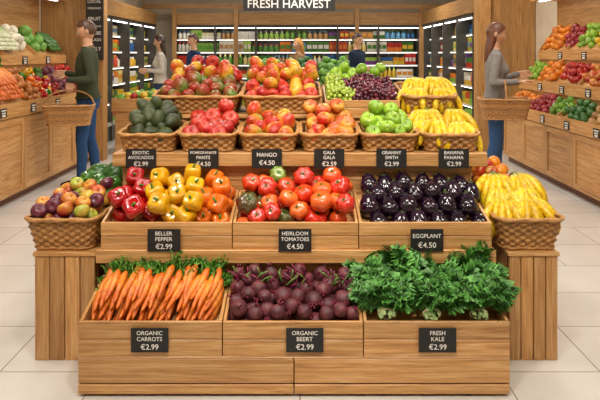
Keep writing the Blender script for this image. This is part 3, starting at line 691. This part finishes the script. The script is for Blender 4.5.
for x in (-.9,.5): bx(b,(x,11.61,2.62),(x+.015,11.625,3.1),'painted_metal',S('333333'))
b.obj('store_name_sign')
# ---- refrigerated cases
PAL=[S(h) for h in ('E8E4DA','DCD6C4','E2B42C','D8901C','C42A1A','B01C14','5C9A2C','2F7A2A','205A98','5FA0C8','E07A1A','98BC4A','7A3A8A','B88A50','E6D080','F0ECE0')]
PGR=[S(h) for h in ('4F8A2A','2F6A20','7FAF40','98BC4A','D8B42A','C2401A','E2D8A8','3F7A24')]
def case(mp,u0,u1,dep,zt,seed,bays):
    R=random.Random(seed); b=B(); pb=B()
    def q(bb,a,c,v0,v1,z0,z1,mat,col=None,**k):
        lo=mp(a,v0,z0); hi=mp(c,v1,z1); bx(bb,lo,hi,mat,col,**k)
    WH=S('BCB8B0'); q(b,u0,u1,dep-.03,dep,.0,zt,'painted_metal',S('98948A')); q(b,u0,u1,.02,dep-.03,0,.25,'painted_metal',S('4A4845')); q(b,u0,u1,0,dep-.03,.25,.30,'painted_metal',WH)
    q(b,u0,u1,0,dep,zt-.06,zt,'painted_metal',S('3A3836')); q(b,u0+.02,u1-.02,.03,.07,zt-.075,zt-.06,'led_white',W1)
    q(b,u0,u1,-.02,dep,zt,zt+.26,'wall_wood')
    for k in range(bays+1):
        u=u0+(u1-u0)*k/bays; q(b,max(u-.02,u0),min(u+.02,u1),-.005,dep-.03,0,zt,'painted_metal',S('45423E'))
    zs=[.30,.62,.92,1.2,1.48,1.76]
    for i,z in enumerate(zs):
        v0=.02+.03*i
        if i: q(b,u0+.02,u1-.02,v0,dep-.03,z-.02,z,'painted_metal',WH); q(b,u0+.02,u1-.02,v0-.012,v0,z-.022,z+.003,'painted_metal',S('D0CABE')); q(b,u0+.03,u1-.03,v0-.008,v0+.012,z-.030,z-.024,'led_white',W1)
        zn=(zs[i+1]-.035 if i<5 else zt-.08); u=u0+.04; H=zn-z-.01
        while u<u1-.12:
            kind=R.choice('bbcf'); cols=[R.choice(PGR if i<2 or R.random()<.25 else PAL) for _ in range(2)]; w=R.uniform(.08,.13); cnt=R.randint(2,5); hh=R.uniform(.7,.98)*H
            for _ in range(cnt):
                if u+w>u1-.04: break
                fr=v0+.04
                if kind=='c':
                    n=8; r=w*.45; zz=np.array([0,.62,.75,.8,1.0])*hh+z; rr=np.array([1,1,.5,.4,.38])*r; c=mp(u+w/2,fr+r,0); th=np.arange(n)/n*2*np.pi
                    V=np.concatenate([np.c_[c[0]+q_*np.cos(th),c[1]+q_*np.sin(th),0*th+z_] for q_,z_ in zip(rr,zz)])
                    C=np.repeat(np.array([cols[0],cols[0],cols[0],cols[1],cols[1]]),n,0); pb.add(V,np.vstack([gridF(n,5),capq(4*n,n,False)]),C,'package')
                elif kind=='f':
                    q(pb,u+.003,u+w-.003,fr,fr+.12,z,z+hh*.45,'package',cols[0]*R.uniform(.85,1.05)); q(pb,u+.003,u+w-.003,fr+.005,fr+.12,z+hh*.47,z+hh*.92,'package',cols[1]*R.uniform(.85,1.05))
                else:
                    q(pb,u+.003,u+w-.003,fr,fr+.14,z,z+hh,'package',cols[0]*R.uniform(.9,1.05)); q(pb,u+.012,u+w-.012,fr-.002,fr,z+hh*.3,z+hh*.7,'package',cols[1])
                u+=w
            u+=R.uniform(0,.012)
    b.obj('refrigerated_display_case'); pb.obj('packaged_groceries')
case(lambda u,v,z:(u,12.95+v,z),-2.72,2.58,.6,2.06,1,6)
case(lambda u,v,z:(-3.1-v,u,z),8.9,12.9,.38,2.06,2,4)
case(lambda u,v,z:(2.62+v,u,z),9.1,12.9,.6,2.06,3,4)
b=B(); 
for x in (-2.74,-1.42,1.18,2.56): bx(b,(x,12.86,0),(x+.09,12.92,2.4),'wall_wood')
bx(b,(-3.4,12.86,2.4),(3.3,12.92,2.5),'wall_wood')
b.obj('trim_1')
b=B(); bx(b,(-2.62,8.5,.0),(-2.1,9.4,.62)); bx(b,(-2.66,8.46,.62),(-2.06,8.48,.8)); bx(b,(-2.66,9.42,.62),(-2.06,9.44,.8)); bx(b,(-2.66,8.48,.62),(-2.64,9.42,.8)); bx(b,(-2.08,8.48,.62),(-2.06,9.42,.8)); b.obj('wooden_produce_bin',bevel=.004)
b=B(); g=np.random.default_rng(90)
for x,y,z,r in drop(.54,.92,.06,lambda x,y:.62+0*x,lambda x,y:.88+0*x,91,K=40): place(b,(Tlet+Tye+Tap)[g.integers(7)],(-2.36+x,8.49+y,z),r,tiltR(g,1,0),g.uniform(.8,1.1))
b.obj('mixed_vegetables')
b=B()
for k in range(8): bx(b,(-.9+k*.225,9.6,0),(-.9+(k+1)*.225-.004,9.62,.8),grain=2)
bx(b,(-.9,10.28,0),(.9,10.3,.95)); bx(b,(-.9,9.62,0),(-.88,10.28,.85)); bx(b,(.88,9.62,0),(.9,10.28,.85)); bx(b,(-.92,9.58,.8),(.92,9.62,.92)); bx(b,(-.88,9.62,.78),(.88,10.28,.8)); b.obj('wooden_produce_bin',bevel=.004)
for i,(nm,T,x) in enumerate((('salad_heads',Tlet,-.6),('broccoli_heads',Tbro,-.02),('salad_heads',Tlet,.58))):
    b=B()
    for xx,y,z,r in drop(.56,.62,.065,lambda x,y:.8+.25*y,lambda x,y:1.17+.4*y,95+i,K=60): place(b,T[g.integers(len(T))],(x+xx,9.64+y,z),r*1.05,tiltR(g,1,0),g.uniform(.8,1.2))
    b.obj(nm)
# ============================================================ PEOPLE
def remesh(parts,vox,sm=4):
    off=0;V=[];F=[]
    for v,f in parts: V.append(v); F+= (f+off).tolist(); off+=len(v)
    me=bpy.data.meshes.new('tmp'); me.from_pydata(np.concatenate(V).tolist(),[],F); me.update()
    o=bpy.data.objects.new('tmp',me); scene.collection.objects.link(o)
    m=o.modifiers.new('r','REMESH'); m.mode='VOXEL'; m.voxel_size=vox
    m=o.modifiers.new('s','SMOOTH'); m.iterations=sm; m.factor=.5
    bpy.context.view_layer.update(); me2=bpy.data.meshes.new_from_object(o.evaluated_get(bpy.context.evaluated_depsgraph_get()))
    P=np.zeros(len(me2.vertices)*3); me2.vertices.foreach_get('co',P); P=P.reshape(-1,3)
    Q=[list(p.vertices) for p in me2.polygons if len(p.vertices)==4]
    bpy.data.objects.remove(o); bpy.data.meshes.remove(me); bpy.data.meshes.remove(me2)
    return P,np.array(Q)
def loft(secs,n=20):
    th=np.arange(n)/n*2*np.pi; z=[s[0] for s in secs]; zz=np.linspace(z[0],z[-1],26)
    a=[np.interp(zz,z,[s[i] for s in secs]) for i in range(1,5)]
    V=np.concatenate([np.c_[a[0][k]+a[2][k]*np.cos(th),a[1][k]+a[3][k]*np.sin(th),0*th+zz[k]] for k in range(26)])
    return V,np.vstack([gridF(n,26),capq(0,n,True),capq(25*n,n,False)])
def hand(Wp,d,nn,curl,ts):
    Wp=np.array(Wp,float); d=np.array(d,float); d/=np.linalg.norm(d); nn=np.array(nn,float); nn-=d*np.dot(d,nn); nn/=np.linalg.norm(nn); s=np.cross(d,nn)*ts
    P=[]
    for k,(o,l) in enumerate(((.03,.07),(.01,.08),(-.01,.074),(-.028,.058))):
        kn=Wp+d*(.088-.006*abs(k-1))+s*o
        P.append(roundtube([Wp+s*o*.6,kn],[.016,.0125],8)); a=curl*.35; p=kn; pts=[kn]
        for q,fr in enumerate((.45,.3,.25)):
            p=p+(d*math.cos(a)+nn*math.sin(a))*l*fr; pts.append(p); a+=curl
        P.append(roundtube(pts,[.0098,.009,.008,.0068],8))
    p0=Wp+d*.025+s*.022; p1=p0+(d*.6+s*.65+nn*.35)*.04; p2=p1+(d*.8+s*.15+nn*.5*min(1,curl+.4))*.033; p3=p2+(d*.75-s*.1+nn*.6*min(1,curl+.3))*.025
    P.append(roundtube([p0,p1,p2,p3],[.014,.0125,.0105,.008],8))
    return P
def person(name,loc,yaw,H,top,pants,hairc,arms,hair='short',skin='D6A482',female=False,head=(0,0),vox=.014,legs=(0,0)):
    b=B(); f=.92 if female else 1
    sx=.165*f
    secs=[(.80,0,.01,.13,.10),(.86,0,.01,.165,.118),(.94,0,.01,.17 if not female else .172,.122),(1.02,0,.0,.155*f,.112*f),(1.12,0,0,.148*f,.108*f),(1.25,0,-.005,.168*f,.122*f),(1.36,0,0,.172*f,.112*f),(1.42,0,.005,.135*f,.085*f),(1.455,0,.01,.08*f,.065),(1.48,0,.01,.058*f,.058*f)]
    parts=[loft(secs),roundtube([(0,.01,1.40),(0,.0,1.50),(0,-.01,1.58)],[.06,.052*f,.052*f])]
    parts.append(roundtube([(0,.0,1.405),(sx,0,1.395)],[.07,.058*f])); parts.append(roundtube([(0,0,1.405),(-sx,0,1.395)],[.07,.058*f]))
    if female: parts+= [roundtube([(sg*.07,-.075,1.27),(sg*.07,-.085,1.25)],[.06,.055]) for sg in (1,-1)]
    ar=[]
    for sg,(el,wr,hd,hn,curl) in zip((1,-1),arms):
        parts.append(roundtube([(sg*sx,0,1.39),((sg*sx+el[0])/2,el[1]/2,(1.39+el[2])/2),el],[.058*f,.052*f,.045*f]))
        mid=[(a*.6+c*.4) for a,c in zip(el,wr)]
        parts.append(roundtube([el,mid,wr],[.045*f,.044*f,.032*f])); ar+=[(np.array(el),np.array(wr)),(np.array([sg*sx,0,1.39]),np.array(el))]
    for sg,st in zip((1,-1),legs):
        k=(sg*.09,-.015-st*.5,.49); a=(sg*.095,.02-st,.09)
        parts.append(roundtube([(sg*.082,0,.86),(sg*.09,-.01-st*.25,.7),k],[.093,.082,.062])); parts.append(roundtube([k,(sg*.093,.015-st*.75,.33),a],[.06,.058,.045]))
        parts.append(roundtube([(sg*.097,.045-st,.045),(sg*.1,-.07-st,.04),(sg*.105,-.15-st,.035)],[.044,.043,.034]))
    V,F=remesh(parts,vox); ctr=V[F].mean(1)
    def segd(p,a,c):
        ab=c-a; t=np.clip(((p-a)@ab)/(ab@ab),0,1); return np.linalg.norm(p-(a+t[:,None]*ab),axis=1)
    da=np.min([segd(ctr,a,c) for a,c in ar],axis=0); z=ctr[:,2]; arm=da<.075
    reg=np.full(len(ctr),0); reg[(z<.93)&~arm]=1; reg[z<.085]=2; reg[(z>1.465)&(np.hypot(ctr[:,0],ctr[:,1])<.085)]=3
    for r,(c,m) in enumerate(((S(top),'cloth'),(S(pants),'cloth'),(S('3A2A20'),'cloth'),(S(skin),'skin'))):
        Fs=F[reg==r]
        if len(Fs)==0: continue
        u,inv=np.unique(Fs,return_inverse=True); b.add(V[u],inv.reshape(-1,4),c,m)
    zz=.93; th=np.linspace(0,2*np.pi,33)[:-1]
    v,f2=tube(np.c_[.173*f*np.cos(th) if not female else .174*np.cos(th),.01+.126*np.sin(th),0*th+zz],.011*np.ones(32),6,closed=True); b.add(v,f2,S(top)*.9,'cloth')
    v,f2=tube(np.c_[.062*f*np.cos(th),.006+.064*f*np.sin(th),1.468+.012*np.sin(th)],.008*np.ones(32),6,closed=True); b.add(v,f2,S(top)*.9,'cloth')
    for sg,(el,wr,hd,hn,curl) in zip((1,-1),arms):
        hp=hand(np.array(wr)+np.array(hd)/np.linalg.norm(hd)*.012,hd,hn,curl,sg); v,f2=remesh(hp,.0045,2); b.add(v,f2,S(skin),'skin')
        e=np.array(el,float);w=np.array(wr,float); dd=(w-e)/np.linalg.norm(w-e); v,f2=roundtube([w-dd*.03,w+dd*.012],[.036*f,.033*f]); b.add(v,f2,S(top)*.92,'cloth')
    V,F=blob(44,36); n=V.copy(); x,y,zc=n[:,0]*.074,n[:,1]*.094,n[:,2]*.116; s=np.maximum(0,-n[:,2])
    x=x*(1-.30*s**1.6); y=np.where(y>0,y*(1-.38*s),y*(1+.02*s)); y=np.where((n[:,1]<0),y*(.93+.07*np.abs(n[:,2])),y)
    fm=np.clip(-n[:,1]*2,0,1)
    G=lambda a,c,s1,s2:np.exp(-((x-a)/s1)**2-((zc-c)/s2)**2)
    y=y-fm*(.026*G(0,-.022,.012,.016)+.012*G(0,-.002,.008,.022)+.006*G(0,-.056,.02,.008)+.008*G(0,-.095,.02,.016)+.004*(G(.03,.03,.02,.007)+G(-.03,.03,.02,.007)))+fm*.009*(G(.031,.008,.014,.011)+G(-.031,.008,.014,.011))+fm*.003*G(0,-.043,.03,.005)
    C=np.tile(S(skin),(len(V),1)); lips=(G(0,-.056,.02,.007)*fm)[:,None]; C=C*(1-lips*.7)+S('A04F44')*lips*.7
    br=((G(.031,.029,.016,.004)+G(-.031,.029,.016,.004))*fm)[:,None]; br=np.clip(br,0,1); C=C*(1-br*.8)+S(hairc)*br*.8
    HP=[(np.c_[x,y,zc],F,C,'skin',1)]
    for sg in (1,-1):
        v,f2=blob(10,8); HP.append((v*.0105+[sg*.031,-.0745,.008],f2,S('D8D2CA'),'skin',1)); HP.append((v*.005+[sg*.031,-.0822,.008],f2,S('2E2018'),'skin',1))
        v,f2=blob(12,10); HP.append((v*[.009,.02,.031]+[sg*.077,.008,-.005],f2,S(skin)*.95,'skin',1))
    V,F=blob(56,44); nn=V.copy(); lump=1+.025*nz3(nn,9,3)+.012*nz3(nn,22,4)
    hv=nn*np.array([.083,.105,.127])*lump[:,None]; hv[:,1]+=.004; 
    s=np.maximum(0,-nn[:,2]); hv[:,1]=np.where(nn[:,1]>0,hv[:,1]*(1-.3*s),hv[:,1]); c=nn[F].mean(1)
    # hairline: a plane that runs from the forehead down behind the ears
    if hair=='short': keep=(c[:,2]>.42-.95*(c[:,1]+.55))&(c[:,2]>-.45)&((c[:,2]>.42)|(c[:,1]>-.12))
    else: keep=(c[:,2]>.42-1.1*(c[:,1]+.6))&(c[:,2]>-.9)
    HP.append((hv,F[keep],mixc(S(hairc),S(hairc)*1.5,.5+.5*nz3(nn,14,2)),'hair',1))
    if hair=='long':
        v,f2=loft([(-.33,0,.095,.045,.016),(-.28,0,.095,.08,.028),(-.17,0,.08,.09,.042),(-.05,0,.055,.086,.055),(.04,0,.045,.08,.062)],28); v=v*(1+.04*np.sin(np.arctan2(v[:,1]-.05,v[:,0])*11))[:,None]*[1,1,0]+v*[0,0,1]
        HP.append((v,f2,mixc(S(hairc),S(hairc)*1.6,.5+.5*np.sin(v[:,0]*120)),'hair',0))
    R=rotm(head[1],0,head[0]); R0_=rotm(head[1]*.2,0,head[0])
    for v,f2,C,m,k in HP: b.add(np.asarray(v)@(R if k else R0_).T+np.array([0,-.012-(0 if k else .02*(head[1]>.1)),1.635]),f2,C,m)
    k=H/1.75; b.V=[v*k for v in b.V]
    return b.obj(name,loc=loc,rot=yaw)
def tow(loc,yaw,p,k=1): c,s=math.cos(yaw),math.sin(yaw); return (loc[0]+(c*p[0]-s*p[1])*k,loc[1]+(s*p[0]+c*p[1])*k,p[2]*k)
yaw=math.radians(-74); loc=(-2.32,6.55,0)
person('man_in_green_sweater',loc,yaw,1.80,'434A38','30507C','4A2E1C',[((.235,.06,1.12),(.215,-.15,1.125),(0,-.15,-1),(-1,0,0),1.15),((-.22,.03,1.13),(-.16,-.2,1.18),(0,-1,0),(1,0,0),.5)],head=(.0,.3),legs=(.08,-.06))
wbasket('wicker_shopping_basket',.30,.50,.21,tow(loc,yaw,(.195,-.165,.665),1.028),taper=.8,handle=(1,.155),rot=yaw,base=(.01,0),col='C8945A')
yaw=math.radians(80); loc=(2.08,6.4,0)
person('woman_in_grey_sweater',loc,yaw,1.76,'8E8A86','3A5A86','5E3822',[((.2,.0,1.12),(.14,-.24,1.2),(0,-1,.1),(-1,0,0),.5),((-.215,.05,1.12),(-.19,-.19,1.135),(.1,-1,.15),(0,0,-1),.35)],hair='long',female=True,head=(-.05,.3),legs=(.06,-.05))
wbasket('wicker_shopping_basket',.30,.50,.21,tow(loc,yaw,(-.2,-.06,.755),1.005),taper=.8,handle=(0,.19),rot=yaw,base=(.01,0),col='C8945A')
rel=[((.2,.03,1.12),(.16,-.2,1.14),(0,-1,0),(-1,0,0),.5),((-.2,.03,1.12),(-.16,-.2,1.14),(0,-1,0),(1,0,0),.5)]
dn=[((.22,.03,1.11),(.22,-.03,.86),(0,-.1,-1),(-1,0,0),.4),((-.22,.03,1.11),(-.22,-.03,.86),(0,-.1,-1),(1,0,0),.4)]
person('woman_in_white_top',(-2.42,10.4,0),math.radians(-75),1.76,'D2CBC0','3A4A66','3A261C',rel,hair='long',female=True,head=(0,.2),vox=.02)
person('man_in_navy_sweater',(-1.84,10.4,0),math.radians(-55),1.78,'2A4066','2A2C33','4A3222',rel,head=(0,.2),vox=.02)
person('man_in_dark_jacket',(1.02,10.7,0),math.radians(50),1.80,'26344A','2A2C33','3A281E',rel,head=(0,.2),vox=.02)
person('blonde_woman',(-.03,11.2,0),math.radians(-50),1.72,'8A6A4A','3A4A66','B8803C',dn,hair='long',female=True,vox=.02)
# ============================================================ WORLD + CAMERA
w=bpy.data.worlds.new('w'); scene.world=w; w.use_nodes=True; w.node_tree.nodes['Background'].inputs[0].default_value=(1,.95,.88,1); w.node_tree.nodes['Background'].inputs[1].default_value=.3
cd=bpy.data.cameras.new('camera'); cam=bpy.data.objects.new('camera',cd); scene.collection.objects.link(cam)
cam.location=(0,0,1.43); cam.rotation_euler=(math.pi/2,0,0); cd.lens=36; cd.sensor_width=36; cd.shift_y=-146/600; cd.clip_end=60
scene.camera=cam
